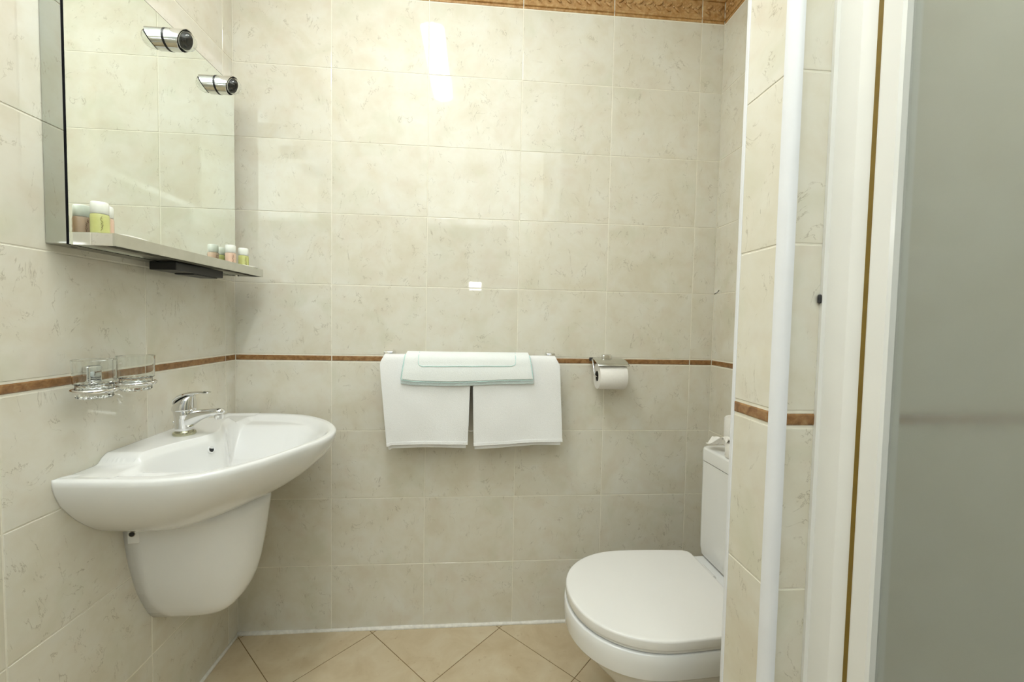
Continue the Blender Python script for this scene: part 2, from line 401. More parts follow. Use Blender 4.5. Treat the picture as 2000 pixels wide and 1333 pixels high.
# ------------------------------------------------------------------ ceiling lamp
cl = thing('ceiling_lamp', 'long white fluorescent lamp with opal diffuser on the ceiling', 'lamp', (0.618, -0.79, CEIL))
bm = bmesh.new(); add_box(bm, -0.075, 0.075, -0.34, 0.34, -0.02, 0, 0.005, 2); obj('lamp_base', bm, 'white_pvc', cl)
bm = bmesh.new(); rings = []
for y, k in [(-0.325, 0.35), (-0.318, 0.8), (-0.30, 1), (0.30, 1), (0.318, 0.8), (0.325, 0.35)]:
    rings.append([(0.055*k*math.cos(a), y, -0.019-0.016*k*math.sin(a)) for a in [math.pi*i/14 for i in range(15)]])
loft(bm, rings); obj('lamp_diffuser', bm, 'lamp', cl, True)

# ------------------------------------------------------------------ washbasin
YC = -0.345
RIM0 = 0.8155
def rimz(y): return RIM0+0.009*(y+0.638)/0.6
out2 = spline([(0.0, -0.638), (0.10, -0.642), (0.20, -0.640), (0.278, -0.611), (0.345, -0.536), (0.396, -0.437), (0.434, -0.342), (0.431, -0.25), (0.375, -0.152), (0.285, -0.078), (0.195, -0.048), (0.09, -0.041), (0.0, -0.044)], 16)
wallpts = [(0.0, -0.044+(-0.638+0.044)*k/150) for k in range(1, 150)]
OUT = out2+wallpts
CX, CY = 0.215, -0.345
def top_h(x, y, rho, onwall):
    zr = rimz(y); dy = abs(y-YC)
    # raised tap deck along the wall
    front = 0.085+0.062*math.exp(-(dy/0.10)**2)
    deck = (1-sstep(front-0.012, front+0.004, x))*(1-sstep(0.163, 0.200, dy))
    ed = sstep(0.985, 0.90, rho)              # 1 inside, 0 at the rim
    if x < 0.10: ed = max(ed, 0) if dy > 0.25 else 1
    # dished ledge inside the rim
    dish = sstep(0.93, 0.80, rho)*sstep(front-0.002, front+0.02, x)
    ledge = dish*(0.013+0.014*max(0, 1-dy/0.30))
    if x < front+0.02 and dy > 0.185: ledge = max(ledge, 0.004*sstep(0.97, 0.9, rho))
    # bowl
    bx = sstep(front+0.001, front+0.017, x)*sstep(0.405, 0.31, x+0.35*max(0, dy-0.05)**1.2)
    hw = 0.155-0.10*max(0, x-0.25)
    by = sstep(hw+0.055, hw-0.045, dy)
    bowl = bx*by*sstep(0.97, 0.72, rho)
    return zr+0.016*deck-ledge*(1-bowl)-0.112*bowl*(0.86+0.14*sstep(0.15, 0.0, dy))
basin = thing('wash_basin', 'white ceramic washbasin mounted on the left wall under the mirror', 'washbasin', (0, 0, 0))
bm = bmesh.new()
RHO = [0.04+0.96*k/90 for k in range(91)]
rings = []
for rho in RHO:
    ring = []
    for (ox, oy) in OUT:
        x, y = CX+(ox-CX)*rho, CY+(oy-CY)*rho
        wall = ox <= 1e-6
        z = top_h(x, y, 0.5 if (wall and abs(oy-YC) < 0.27 and rho > 0.5) else rho, wall)
        if not wall and rho > 0.97:
            f = (rho-0.97)/0.03; z -= 0.006*(1-math.sqrt(max(0, 1-f*f)))
        ring.append((x, y, z))
    rings.append(ring)
DD = [0.012, 0.03, 0.055, 0.08, 0.10, 0.12, 0.14, 0.158, 0.172, 0.182, 0.186]
SS = [0.999, 0.985, 0.95, 0.893, 0.84, 0.775, 0.70, 0.615, 0.53, 0.45, 0.38]
for d, s in zip(DD, SS):
    rings.append([(ox*s, YC+(oy-YC)*s, rimz(oy)-0.004-d) for ox, oy in OUT])
R = loft(bm, rings, True, True)
bo = obj('basin_body', bm, 'white_ceramic', basin, True)
# overflow hole and drain
oy_ = -0.375; oz_ = 0.797; ox_ = 0.10
while top_h(ox_, oy_, 0.5, False) > oz_: ox_ += 0.0005
bm = bmesh.new(); add_lathe(bm, [(0.0075, 0.0045), (0.0088, 0.0055), (0.0105, 0.004), (0.0108, -0.003), (0.0075, -0.003), (0.0075, 0.0045)], 24, cap0=False, cap1=False)
ov = obj('overflow_rim', bm, 'white_ceramic', basin, True, (ox_-0.003, oy_, oz_), (0, math.radians(72), math.radians(-14)))
lathe('overflow_hole', [(0.0077, -0.002), (0.0077, 0.003)], 'black', ov, 20)
lathe('drain_plug', [(0.024, 0), (0.024, 0.004), (0.018, 0.008), (0.0, 0.009)], 'chrome', basin, 24, (0.25, YC, 0.7035), caps=(True, False))

# shroud (half pedestal)
sh = thing('basin_shroud', 'white ceramic half pedestal on the wall beneath the washbasin', 'pedestal', (0, YC, 0.33))
bm = bmesh.new(); rings = []
zz = [0.335, 0.338, 0.345, 0.355, 0.37, 0.39, 0.415, 0.443, 0.48, 0.53, 0.58, 0.625, 0.664]
for z in zz:
    hw = lerp(z, [0.335, 0.338, 0.345, 0.355, 0.37, 0.39, 0.443, 0.51, 0.576, 0.643, 0.67], [0.018, 0.030, 0.040, 0.048, 0.058, 0.068, 0.091, 0.111, 0.123, 0.131, 0.133])
    d = lerp(z, [0.335, 0.338, 0.345, 0.355, 0.37, 0.389, 0.428, 0.494, 0.626, 0.67], [0.135, 0.152, 0.168, 0.184, 0.200, 0.215, 0.236, 0.252, 0.269, 0.272])
    ring = []; e = 2/(2.6+1.4*sstep(0.42, 0.34, z))
    for k in range(41):
        a = math.pi*(k/40-0.5); c, s_ = math.cos(a), math.sin(a)
        ring.append((d*abs(c)**e, hw*math.copysign(abs(s_)**e, s_), z-0.33))
    rings.append(ring)
loft(bm, rings); obj('shroud_body', bm, 'white_ceramic', sh, True)
bm = bmesh.new(); add_box(bm, -0.012, 0.014, -0.004, 0.006, -0.022, 0.018, 0.004, 3)
sb = obj('screw_recess', bm, 'white_ceramic', sh, True, (0.022, -0.127, 0.286), (0, 0, math.radians(8)))
lathe('screw_hole', [(0.0058, -0.0052), (0.0058, 0.002)], 'black', sb, 16, (0.0, 0, 0.004), 'y')
lathe('screw_head', [(0.0058, -0.0046), (0.0075, -0.0046), (0.0075, -0.0035), (0.0058, -0.0035)], 'brushed', sb, 16, (0.0, 0, 0.004), 'y')

# ------------------------------------------------------------------ mixer tap
FX, FY, FZ = 0.070, -0.362, 0.8355
fa = thing('mixer_tap', 'chrome single lever mixer tap on the washbasin deck', 'tap', (FX, FY, FZ), math.radians(-4))
lathe('base_ring', [(0.0255, 0), (0.0265, 0.003), (0.0255, 0.007), (0.023, 0.008)], 'dirty_ring', fa, 32)
bm = bmesh.new(); rings = []
for z, ra, rb, ox in [(0.006, 0.0215, 0.0215, 0), (0.02, 0.0205, 0.0205, 0.0), (0.04, 0.0222, 0.022, 0.001), (0.055, 0.0240, 0.0235, 0.001), (0.066, 0.0250, 0.0245, 0.0), (0.068, 0.0235, 0.023, 0.0)]:
    rings.append([(ox+ra*math.cos(a), rb*math.sin(a), z) for a in [2*math.pi*k/28 for k in range(28)]])
loft(bm, rings); obj('tap_body', bm, 'chrome', fa, True)
tube('spout', [(0.002, 0, 0.038), (0.022, 0, 0.047), (0.045, 0, 0.0545), (0.07, 0, 0.060), (0.092, 0, 0.0635), (0.101, 0, 0.064), (0.106, 0, 0.0635)], 0, 'chrome', fa, 20,
     [(0.026, 0.0195), (0.0205, 0.0175), (0.0145, 0.0145), (0.0105, 0.0135), (0.0100, 0.0130), (0.0085, 0.011), (0.004, 0.006)])
ae = lathe('aerator', [(0.0095, 0), (0.0105, 0.002), (0.0105, 0.014)], 'chrome', fa, 20, (0.093, 0, 0.044))
lathe('nozzle', [(0.0075, -0.0006), (0.0075, 0.004)], 'black', ae, 16, (0.093, 0, 0.044))
bm = bmesh.new(); rings = []
for z, r, ox, tilt in [(0.0665, 0.0272, 0, 0), (0.070, 0.0278, 0, 0), (0.079, 0.0268, 0.0005, 0.12), (0.089, 0.0240, 0.003, 0.26), (0.097, 0.0195, 0.007, 0.34), (0.103, 0.013, 0.012, 0.38), (0.106, 0.005, 0.017, 0.4)]:
    rings.append([(ox+r*math.cos(a), r*math.sin(a), z+tilt*r*math.cos(a)) for a in [2*math.pi*k/28 for k in range(28)]])
loft(bm, rings); hd = obj('handle_cap', bm, 'chrome', fa, True)
tube('lever', [(-0.022, 0, 0.083), (-0.015, 0, 0.095), (-0.002, 0, 0.1045), (0.015, 0, 0.1105), (0.034, 0, 0.1135), (0.052, 0, 0.1147), (0.066, 0, 0.115), (0.070, 0, 0.1148)], 0, 'chrome', fa, 16,
     [(0.002, 0.012), (0.0055, 0.0195), (0.007, 0.0205), (0.0055, 0.018), (0.0036, 0.015), (0.0026, 0.0125), (0.0022, 0.0105), (0.001, 0.006)])
lathe('temperature_dot', [(0.0028, 0), (0.0028, 0.001)], 'black', hd, 12, (0.055, -0.0, 0.1168))
tube('lift_rod', [(-0.021, 0, 0.030), (-0.026, 0, 0.0305), (-0.029, 0, 0.0335)], [0.0022, 0.002, 0.0028], 'chrome', fa, 10)

# ------------------------------------------------------------------ tumbler holder and tumblers
th = thing('tumbler_holder', 'chrome double tumbler holder on the wall above the washbasin', 'holder', (0, -0.553, 1.0))
bm = bmesh.new(); add_box(bm, 0, 0.016, -0.019, 0.019, -0.005, 0.042, 0.005, 3); obj('wall_plate', bm, 'chrome', th, True); 
TC = [(0.060, -0.607), (0.060, -0.503)]
for cx, cy in TC:
    bm = bmesh.new(); P = [(cx+0.0345*math.cos(a), cy+0.553+0.0345*math.sin(a), -0.004) for a in [2*math.pi*k/40 for k in range(41)]]
    add_tube(bm, P, 0.0042, 10); rg = obj('ring', bm, 'chrome', th, True)
    tube('arm', [(0.012, 0, 0.0), (0.022, (cy+0.553)*0.3, -0.003), (cx-0.020, (cy+0.553)*0.55, -0.004)], 0.0042, 'chrome', th, 10)
def tumbler(cx, cy, label):
    t = thing('tumbler', label, 'glass', (cx, cy, 0.979), 0, 'tumblers in the chrome holder')
    bm = bmesh.new(); n = 64; rings = []
    prof = [(0.0, 0.0), (0.026, 0.0), (0.0288, 0.003), (0.0292, 0.026), (0.0300, 0.029), (0.0335, 0.031), (0.0350, 0.080), (0.0345, 0.0805), (0.0332, 0.080), (0.0318, 0.032), (0.0262, 0.029), (0.0255, 0.012), (0.0, 0.010)]
    for r, z in prof:
        ring = []
        for k in range(n):
            a = 2*math.pi*k/n
            f = 1+(0.022*math.cos(16*a) if 0.002 < z < 0.028 and r > 0.0275 else 0)
            ring.append((max(r, 0.0004)*f*math.cos(a), max(r, 0.0004)*f*math.sin(a), z))
        rings.append(ring)
    loft(bm, rings); sharp(obj('tumbler_glass', bm, 'glass', t, True), 25); return t
tumbler(*TC[0], 'clear glass tumbler in front of the chrome wall plate')
tumbler(*TC[1], 'clear glass tumbler in the ring nearer the towel wall')

# ------------------------------------------------------------------ mirror, shelf, lamps
MX, MY0, MY1, MZ0, MZ1 = 0.044, -0.636, -0.072, 1.292, 1.913
mi = thing('mirror', 'square wall mirror with chrome shelf along its foot above the washbasin', 'mirror', (0, MY0, MZ0))
def rel(b, o): return (b[0]-o[0], b[1]-o[0], b[2]-o[1], b[3]-o[1], b[4]-o[2], b[5]-o[2])
MO = (0, MY0, MZ0)
box('mirror_glass', rel((MX-0.0008, MX, MY0+0.0005, MY1-0.0012, MZ0+0.0005, MZ1-0.0018), MO), 'mirror', mi)
box('glass_edge', rel((MX-0.0052, MX-0.0008, MY0, MY1, MZ0, MZ1), MO), 'matte_black', mi)
box('side_panel', rel((0.001, MX-0.0052, MY0, MY0+0.002, MZ0+0.002, MZ1), MO), 'mirror_side', mi)
box('side_panel', rel((0.001, MX-0.0052, MY1-0.002, MY1, MZ0+0.002, MZ1), MO), 'mirror_side', mi)
box('top_panel', rel((0.001, MX-0.0052, MY0, MY1, MZ1-0.002, MZ1), MO), 'matte_black', mi)
bt = box('bottom_panel', rel((0.001, MX-0.0052, MY0, MY1, MZ0, MZ0+0.002), MO), 'underside', mi)
for y in (MY0+0.035, MY1-0.05):
    lathe('screw_hole', [(0.0048, -0.0006), (0.0048, 0.0004)], 'black', bt, 16, (0.021, y-MY0, 0))
SX, SY0, SY1, SZ1 = 0.126, -0.632, -0.060, 1.3175
sf = box('shelf_plate', rel((MX, SX-0.001, SY0+0.001, SY1-0.001, SZ1-0.004, SZ1-0.0006), MO), 'underside', mi)
box('front_lip', rel((SX-0.003, SX, SY0, SY1, MZ0, SZ1), MO), 'brushed', sf, 0.0008, 1)
box('end_lip', rel((MX-0.004, SX-0.003, SY0, SY0+0.003, MZ0, SZ1), MO), 'chrome', sf, 0.0006, 1)
box('end_lip', rel((MX, SX-0.003, SY1-0.003, SY1, MZ0, SZ1), MO), 'chrome', sf, 0.0006, 1)
box('under_channel', rel((MX, 0.078, SY0+0.004, SY1-0.004, MZ0+0.004, SZ1-0.004), MO), 'underside', sf)
box('corner_strip', rel((SX-0.0045, SX+0.0006, SY0-0.0006, SY0+0.003, MZ0, SZ1), MO), 'brushed', sf)
# black socket housing under the shelf
sk = thing('socket_box', 'black socket housing under the mirror shelf', 'socket', (0.05, -0.31, 1.292))
bm = bmesh.new(); add_box(bm, -0.03, 0.035, -0.095, 0.10, -0.021, 0, 0.002, 2); obj('housing', bm, 'black', sk)
bm = bmesh.new(); add_box(bm, -0.022, 0.028, -0.02, 0.085, -0.0245, -0.020, 0.002, 2); obj('socket_cover', bm, 'black', sk)

def mirror_lamp(y, label):
    r = 0.0262; z = 1.871
    t = thing('mirror_lamp', label, 'lamp', (MX+0.0006, y, z), 0, 'tube lamps along the top of the mirror')
    n = 40
    def ring(rr, xt, xb, xo=0):
        return [((xt+xb)/2+(xt-xb)/2*math.sin(a)*rr/r+xo, rr*math.cos(a), rr*math.sin(a)) for a in [2*math.pi*k/n for k in range(n)]]
    bm = bmesh.new()
    Lt, Lb = 0.052, 0.027
    loft(bm, [ring(r, 0.002, 0.002), ring(r, Lt-0.0005, Lb-0.0005), ring(r-0.0008, Lt, Lb), ring(r-0.0016, Lt-0.0005, Lb-0.0005), ring(r-0.0016, 0.006, 0.006)], True, True)
    sharp(obj('lamp_tube', bm, 'chrome', t, True), 30)
    lathe('rubber_ring', [(r+0.0004, -0.0005), (r+0.0004, 0.0022), (r-0.003, 0.0022)], 'black', t, 40, axis='x')
    bm = bmesh.new(); loft(bm, [ring(r-0.0018, Lt-0.001, Lb-0.001), ring(r-0.0022, 0.014, 0.012), ring(0.010, 0.009, 0.008)], False, True)
    obj('dark_reflector', bm, 'black', t, True)
    # clear glass dome lens sitting in the slanted mouth
    bm = bmesh.new(); rings = []
    ax = Vector((1, 0, (Lb-Lt)/(2*r))).normalized(); ax = Vector((2*r, 0, -(Lt-Lb))).normalized(); s, u = frame(ax)
    c0 = Vector(((Lt+Lb)/2+0.001, 0, 0))
    for k in range(9):
        a = math.pi/2*k/8.6; rr = 0.0235*math.cos(a)
        rings.append([c0+ax*(0.022*math.sin(a))+s*rr*math.cos(q)+u*rr*math.sin(q)*1.04 for q in [2*math.pi*i/28 for i in range(28)]])
    for k in range(8, -1, -1):
        a = math.pi/2*k/8.6; rr = 0.0223*math.cos(a)
        rings.append([c0+ax*(0.0208*math.sin(a))+s*rr*math.cos(q)+u*rr*math.sin(q)*1.04 for q in [2*math.pi*i/28 for i in range(28)]])
    R = loft(bm, rings, False, False)
    bm.faces.new(R[8]); bm.faces.new(R[9])
    for i in range(28):
        j = (i+1) % 28
        f = bm.faces.get((R[8][i], R[8][j], R[9][j], R[9][i]))
        if f: bm.faces.remove(f)
        bm.faces.new((R[17][i], R[17][j], R[0][j], R[0][i]))
    obj('glass_dome', bm, 'glass', t, True)
    return t
mirror_lamp(-0.357, 'chrome tube lamp in the middle of the mirror top')
mirror_lamp(-0.152, 'chrome tube lamp at the mirror end by the towel wall')
mirror_lamp(-0.562, 'chrome tube lamp at the mirror end away from the towel wall')

def bottle(x, y, liquid, label, rz):
    t = thing('toiletry_bottle', label, 'bottle', (x, y, SZ1-0.0005), rz, 'small toiletry bottles on the mirror shelf')
    lathe('bottle_body', [(0.0125, 0), (0.0148, 0.0015), (0.0150, 0.036), (0.0142, 0.0395), (0.011, 0.041)], liquid, t, 28)
    lathe('cap', [(0.0135, 0.0405), (0.0142, 0.0415), (0.0143, 0.062), (0.0130, 0.0645), (0.0, 0.0648)], 'cap', t, 28, caps=(True, False))
    # scrawled print wrapped round the body
    rnd = random.Random(int(abs(y)*1e4))
    for a0 in (-2.1, 0.15):
        bm = bmesh.new()
        for k in range(9):
            a = a0+rnd.uniform(-0.16, 0.16); z = 0.006+k*0.003
            P = []
            for i in range(5):
                aa = a+rnd.uniform(-0.1, 0.1); zz2 = z+i*0.0011+rnd.uniform(-0.0006, 0.0006)
                P.append((0.0151*math.cos(aa), 0.0151*math.sin(aa), zz2))
            add_tube(bm, P, 0.00028, 5)
        obj('print', bm, 'print', t, False)['kind'] = 'stuff'
    return t
bottle(0.083, -0.614, 'green_liquid', 'green toiletry bottle with white cap at the shelf end away from the towel wall', -0.9)
bottle(0.066, -0.583, 'peach_liquid', 'peach toiletry bottle with white cap tucked behind the green one', -0.7)
bottle(0.070, -0.146, 'peach_liquid', 'peach toiletry bottle with white cap at the shelf end by the towel wall', -0.8)
bottle(0.080, -0.092, 'green_liquid', 'green toiletry bottle with white cap at the shelf end by the towel wall', -0.8)
def sachet(x, y, rz, label, lift):
    bm = bmesh.new(); n = 12; rings = []
    for i in range(n+1):
        u = i/n*2-1; row = []
        h = 0.0045*(1-abs(u)**4)
        rings.append([(u*0.04, -0.018, 0.0), (u*0.04, -0.014, h*0.7), (u*0.04, 0, h), (u*0.04, 0.014, h*0.7), (u*0.04, 0.018, 0.0), (u*0.04, 0, -0.0002)])
    loft(bm, rings); o = obj('soap_sachet', bm, 'sachet', None, True, (x, y, SZ1-0.0004+lift), (0, 0, rz))
    return tag(o, label, 'soap', 'wrapped soaps on the mirror shelf')
sachet(0.106, -0.575, math.radians(90), 'flat white wrapped soap beside the green bottle away from the towel wall', 0.001)
sachet(0.104, -0.128, math.radians(78), 'flat white wrapped soap in front of the bottles by the towel wall', 0.001)

# ------------------------------------------------------------------ towel rail, towels, bath mat
RY, RZ = -0.062, 1.012
tr = thing('towel_rail', 'chrome towel rail on the tiled wall under the towels', 'towel rail', (0.83, 0, RZ))
tube('bar', [(-0.30, RY, 0), (0.30, RY, 0)], 0.0075, 'chrome', tr, 16)
for sx in (-1, 1):
    bm = bmesh.new(); add_box(bm, sx*0.290-0.017, sx*0.290+0.017, -0.047, 0, -0.012, 0.034, 0.005, 3); add_box(bm, sx*0.290-0.009, sx*0.290+0.009, RY-0.009, -0.044, -0.009, 0.009, 0.003, 2)
    obj('bracket', bm, 'chrome', tr, True)
def cloth(name, path, xl, xr, thick, mat, parent, seed, wob=0.0014, nu=40, hemrow=False, bot=None):
    """path: list of (y, z) from back hem over the bar to front hem; xl/xr(t, z) edges"""
    rnd = random.Random(seed); ph = [rnd.uniform(0, 6.28) for _ in range(6)]
    P = spline(path, 6); nv = len(P)
    bm = bmesh.new(); G = []
    for j, (y, z) in enumerate(P):
        t = j/(nv-1); row = []
        for i in range(nu+1):
            u = i/nu; x = xl(t, z)*(1-u)+xr(t, z)*u
            hang = sstep(0.10, 0.45, (1.04-z-RZ)/0.32)
            fr = 1 if (t > 0.45 or hemrow) else 0
            d = wob*hang*(math.sin(6*u+ph[0]+11*z)+0.8*math.sin(9*u+ph[1]-24*z)+0.5*math.sin(15*u+ph[2]+41*z))
            zz_ = z
            if bot and hemrow: zz_ = z+bot(u)
            elif bot and t > 0.8: zz_ = z+bot(u)*(t-0.8)/0.2
            row.append(bm.verts.new((x, y-(d if fr else -d*0.3), zz_)))
        G.append(row)
    for a, b in zip(G, G[1:]):
        for i in range(nu): bm.faces.new((a[i], a[i+1], b[i+1], b[i]))
    o = obj(name, bm, mat, parent, True)
    s = o.modifiers.new('thickness', 'SOLIDIFY'); s.thickness = thick; s.offset = 0
    b = o.modifiers.new('round', 'BEVEL'); b.width = thick*0.35; b.segments = 2; b.limit_method = 'ANGLE'; b.angle_limit = math.radians(60)
    return o
def towel(label, x0t, x0b, x1t, x1b, zb, seed, bot):
    t = thing('towel', label, 'towel', ((x0t+x1t)/2, RY, RZ), 0, 'white towels on the chrome rail')
    cx = (x0t+x1t)/2
    def mk(e0, e1): return lambda tt, z: e0+(e1-e0)*max(0, min(1, (1.02-z)/0.31))-cx+(0.016 if e0 < 0.6 else (-0.016 if e0 > 1.1 else 0))*sstep(RZ-0.012, RZ+0.028, z)
    def path(off, zf, zbk):
        r = 0.012+off
        return [(y-RY, z-RZ) for y, z in [(RY+r+0.002, zbk), (RY+r+0.002, 0.85), (RY+r, RZ-0.01), (RY+r*0.72, RZ+r*0.72), (RY, RZ+r), (RY-r*0.72, RZ+r*0.72), (RY-r-0.001, RZ-0.012), (RY-r-0.005, 0.93), (RY-r-0.008, 0.82), (RY-r-0.009, zf)]]
    sh_ = lambda f: (lambda tt, z: f(tt, z+RZ))
    cloth('inner_fold', path(0.0005, zb-0.013, 0.76), sh_(mk(x0t+0.004, x0b+0.003)), sh_(mk(x1t-0.004, x1b-0.006)), 0.008, 'terry', t, seed, bot=bot)
    cloth('outer_fold', path(0.009, zb, 0.775), sh_(mk(x0t, x0b)), sh_(mk(x1t, x1b)), 0.009, 'terry', t, seed+3, bot=bot)
    r = 0.0215; cloth('hem', [(-r-0.0091, zb+0.011-RZ), (-r-0.0093, zb+0.006-RZ), (-r-0.0095, zb+0.0005-RZ)], sh_(mk(x0t, x0b)), sh_(mk(x1t, x1b)), 0.0112, 'terry', t, seed+3, bot=bot, hemrow=True)
    return t
towel('white terry towel hanging from the rail on the washbasin side', 0.519, 0.548, 0.8325, 0.824, 0.722, 1, lambda u: 0.004*math.sin(u*3.0)-0.004*(u < 0.05))
towel('white terry towel hanging from the rail on the toilet paper side', 0.8375, 0.846, 1.1455, 1.161, 0.728, 5, lambda u: -0.010+0.020*u-0.006*max(0, u-0.7)/0.3)
bmx0, bmx1 = 0.605, 1.043
mt = thing('bath_mat', 'white bath mat with teal edging draped over the two towels', 'bath mat', ((bmx0+bmx1)/2, RY, RZ))
mcx = (bmx0+bmx1)/2
def mpath(off, zf):
    r = 0.033+off
    return [(y-RY, z-RZ) for y, z in [(RY+r, 0.93), (RY+r, RZ-0.012), (RY+r*0.8, RZ+r*0.45), (RY, RZ+r*0.84), (RY-r*0.8, RZ+r*0.45), (RY-r-0.001, RZ-0.012), (RY-r-0.005, 0.975), (RY-r-0.006, zf)]]
e0 = lambda tt, z: bmx0-mcx+0.004-0.012*max(0, min(1, (RZ+0.03-(z+RZ))/0.09)); e1 = lambda tt, z: bmx1-mcx-0.008+0.014*max(0, min(1, (RZ+0.03-(z+RZ))/0.09))
mbot = lambda u: -0.004*math.sin(math.pi*min(1, u*1.3))+0.010*max(0, u-0.35)+0.004*(1-min(1, u/0.08))
cloth('mat_cloth', mpath(0.004, 0.951), e0, e1, 0.009, 'mat_cloth', mt, 9, wob=0.001, bot=mbot)
cloth('under_fold', mpath(-0.0040, 0.934), lambda a, z: e0(a, z)-0.004, lambda a, z: e1(a, z)+0.003, 0.007, 'pale_blue', mt, 10, wob=0.001, bot=mbot)
yF = lambda z: -(0.0285+0.003)-0.0062-(0.0045 if z < 0 else 0.004)
def face_y(z):   # front surface of the mat at local height z (towel rail height = 0)
    return lerp(z, [-0.07, -0.037, -0.010, 0.0195, 0.030, 0.0355], [-0.0475, -0.0468, -0.0430, -0.0338, -0.0185, -0.0010])
P = []
for k in range(0, 61):
    u = k/60; x = e0(0, -0.06)+0.001+(e1(0, -0.06)-e0(0, -0.06)-0.002)*u; P.append((x, -0.0478, 0.9515-RZ+mbot(u)))
tube('edging', [(x, y+0.001, z-0.003) for x, y, z in P], 0.0011, 'teal', mt, 6)
tube('edging', [(e0(0, z)-0.001, face_y(z)+0.001, z) for z in [-0.058+0.084*k/16 for k in range(17)]], 0.0022, 'teal', mt, 6)
tube('edging', [(e1(0, z)+0.001, face_y(z)+0.001, z) for z in [-0.054+0.080*k/16 for k in range(17)]], 0.0018, 'teal', mt, 6)
# stitched rounded frame on the mat
st = []; xa, xb, zl = 0.655-mcx, 0.985-mcx, -0.0135
for z in [0.0345, 0.031, 0.026, 0.019, 0.008]: st.append((xa-0.002, z))
for a in [k*math.pi/2/6 for k in range(7)]: st.append((xa+0.016-0.018*math.cos(a), zl+0.012-0.012*math.sin(a)))
for k in range(1, 20): st.append((xa+0.016+(xb-xa-0.032)*k/20, zl+0.0015*math.sin(k)*0.3+0.004*k/20))
for a in [k*math.pi/2/6 for k in range(7)]: st.append((xb-0.016+0.018*math.sin(a), zl+0.004+0.012-0.012*math.cos(a)))
for z in [0.008, 0.019, 0.026, 0.031, 0.0345]: st.append((xb+0.002, z))
tube('stitching', [(x, face_y(z)-0.0005, z) for x, z in st], 0.0012, 'teal', mt, 6)

# ------------------------------------------------------------------ paper holder and roll
ph = thing('paper_holder', 'chrome toilet paper holder with cover flap on the tiled wall', 'holder', (1.336, 0, 1.014))
bm = bmesh.new(); add_box(bm, -0.018, 0.018, -0.030, 0, -0.004, 0.028, 0.006, 3); obj('wall_plate', bm, 'chrome', ph, True)
bm = bmesh.new(); rings = []
for x in (-0.058, -0.054, 0.054, 0.058):
    e = 0.003 if abs(x) > 0.056 else 0
    sec = [(-0.012+0, 0.012), (-0.03, 0.0125), (-0.06, 0.011), (-0.09, 0.004), (-0.108+e, -0.006)]
    rings.append([(x, y, z) for y, z in sec]+[(x, y, z-0.0012) for y, z in sec[::-1]])
loft(bm, rings); obj('cover_flap', bm, 'brushed', ph, True)
tube('wire_arm', [(-0.052, -0.012, 0.012), (-0.0565, -0.03, 0.008), (-0.0575, -0.045, -0.005), (-0.0575, -0.058, -0.030), (-0.0570, -0.068, -0.046), (-0.050, -0.068, -0.048), (0.03, -0.068, -0.048)], 0.0035, 'chrome', ph, 10)
lathe('hinge_end', [(0.0065, 0), (0.0065, 0.012)], 'black', ph, 16, (-0.064, -0.018, 0.009), 'x')
pr = thing('toilet_roll', 'white toilet roll hanging in the chrome holder', 'toilet roll', (1.287, -0.068, 0.966))
lathe('paper_roll', [(0.0195, 0.0), (0.046, 0.0), (0.047, 0.002), (0.047, 0.098), (0.046, 0.1), (0.0195, 0.1), (0.0195, 0.0)], 'paper', pr, 48, axis='x', caps=(False, False))
lathe('core', [(0.0192, 0.001), (0.0192, 0.099), (0.0182, 0.099), (0.0182, 0.001), (0.0192, 0.001)], 'card', pr, 32, axis='x', caps=(False, False))

# ------------------------------------------------------------------ toilet
TY = -0.452
to = thing('toilet', 'white close coupled toilet with closed lid beside the towel wall', 'toilet', (1.56, TY, 0), math.radians(1.5))
def dshape(L0, L1, w0, w1, n=48, sq=2.12):
    """outline: hinge edge at x=L1 (local), nose at x=L0; half widths w0 (widest) and w1 (hinge)"""
    pts = []; xw = L0+0.215
    for k in range(n+1):
        a = math.pi*(k/n)-math.pi/2
        c, s = math.cos(a), math.sin(a)
        pts.append((xw-(xw-L0)*abs(c)**(2/sq), w0*math.copysign(abs(s)**(2/sq), s)))
    # from (+y) side back to hinge
    side = [(xw+(L1-xw)*t, w0+(w1-w0)*(t**1.6)) for t in (0.25, 0.5, 0.75, 0.92)]
    cor = [(L1-0.006, w1-0.004), (L1, w1-0.016)]
    return [(x, -y) for x, y in reversed(cor)]+[(x, -y) for x, y in reversed(side)]+pts+side+cor
def shrink(pts, d, cx=-0.2, cy=0):
    out = []
    for x, y in pts:
        l = math.hypot(x-cx, y-cy); k = (l-d)/l; out.append((cx+(x-cx)*k, cy+(y-cy)*k))
    return out
lid = dshape(-0.452, -0.012, 0.1925, 0.176)
bm = bmesh.new()
loft(bm, [[(x, y, 0.407) for x, y in shrink(lid, 0.003)], [(x, y, 0.409) for x, y in lid], [(x, y, 0.4255) for x, y in lid], [(x, y, 0.4292) for x, y in shrink(lid, 0.0015)], [(x, y, 0.4305) for x, y in shrink(lid, 0.004)], [(x, y, 0.431) for x, y in shrink(lid, 0.010)], [(x, y, 0.4313) for x, y in shrink(lid, 0.05)]])
obj('toilet_lid', bm, 'toilet_lid', to, True)
seat = dshape(-0.448, -0.018, 0.1895, 0.172)
bm = bmesh.new(); loft(bm, [[(x, y, 0.3955) for x, y in shrink(seat, 0.006)], [(x, y, 0.398) for x, y in shrink(seat, 0.002)], [(x, y, 0.405) for x, y in shrink(seat, 0.002)], [(x, y, 0.407) for x, y in shrink(seat, 0.006)]])
obj('toilet_seat', bm, 'toilet_lid', to, True)
bm = bmesh.new(); rings = []
rim = dshape(-0.456, 0.02, 0.192, 0.178)
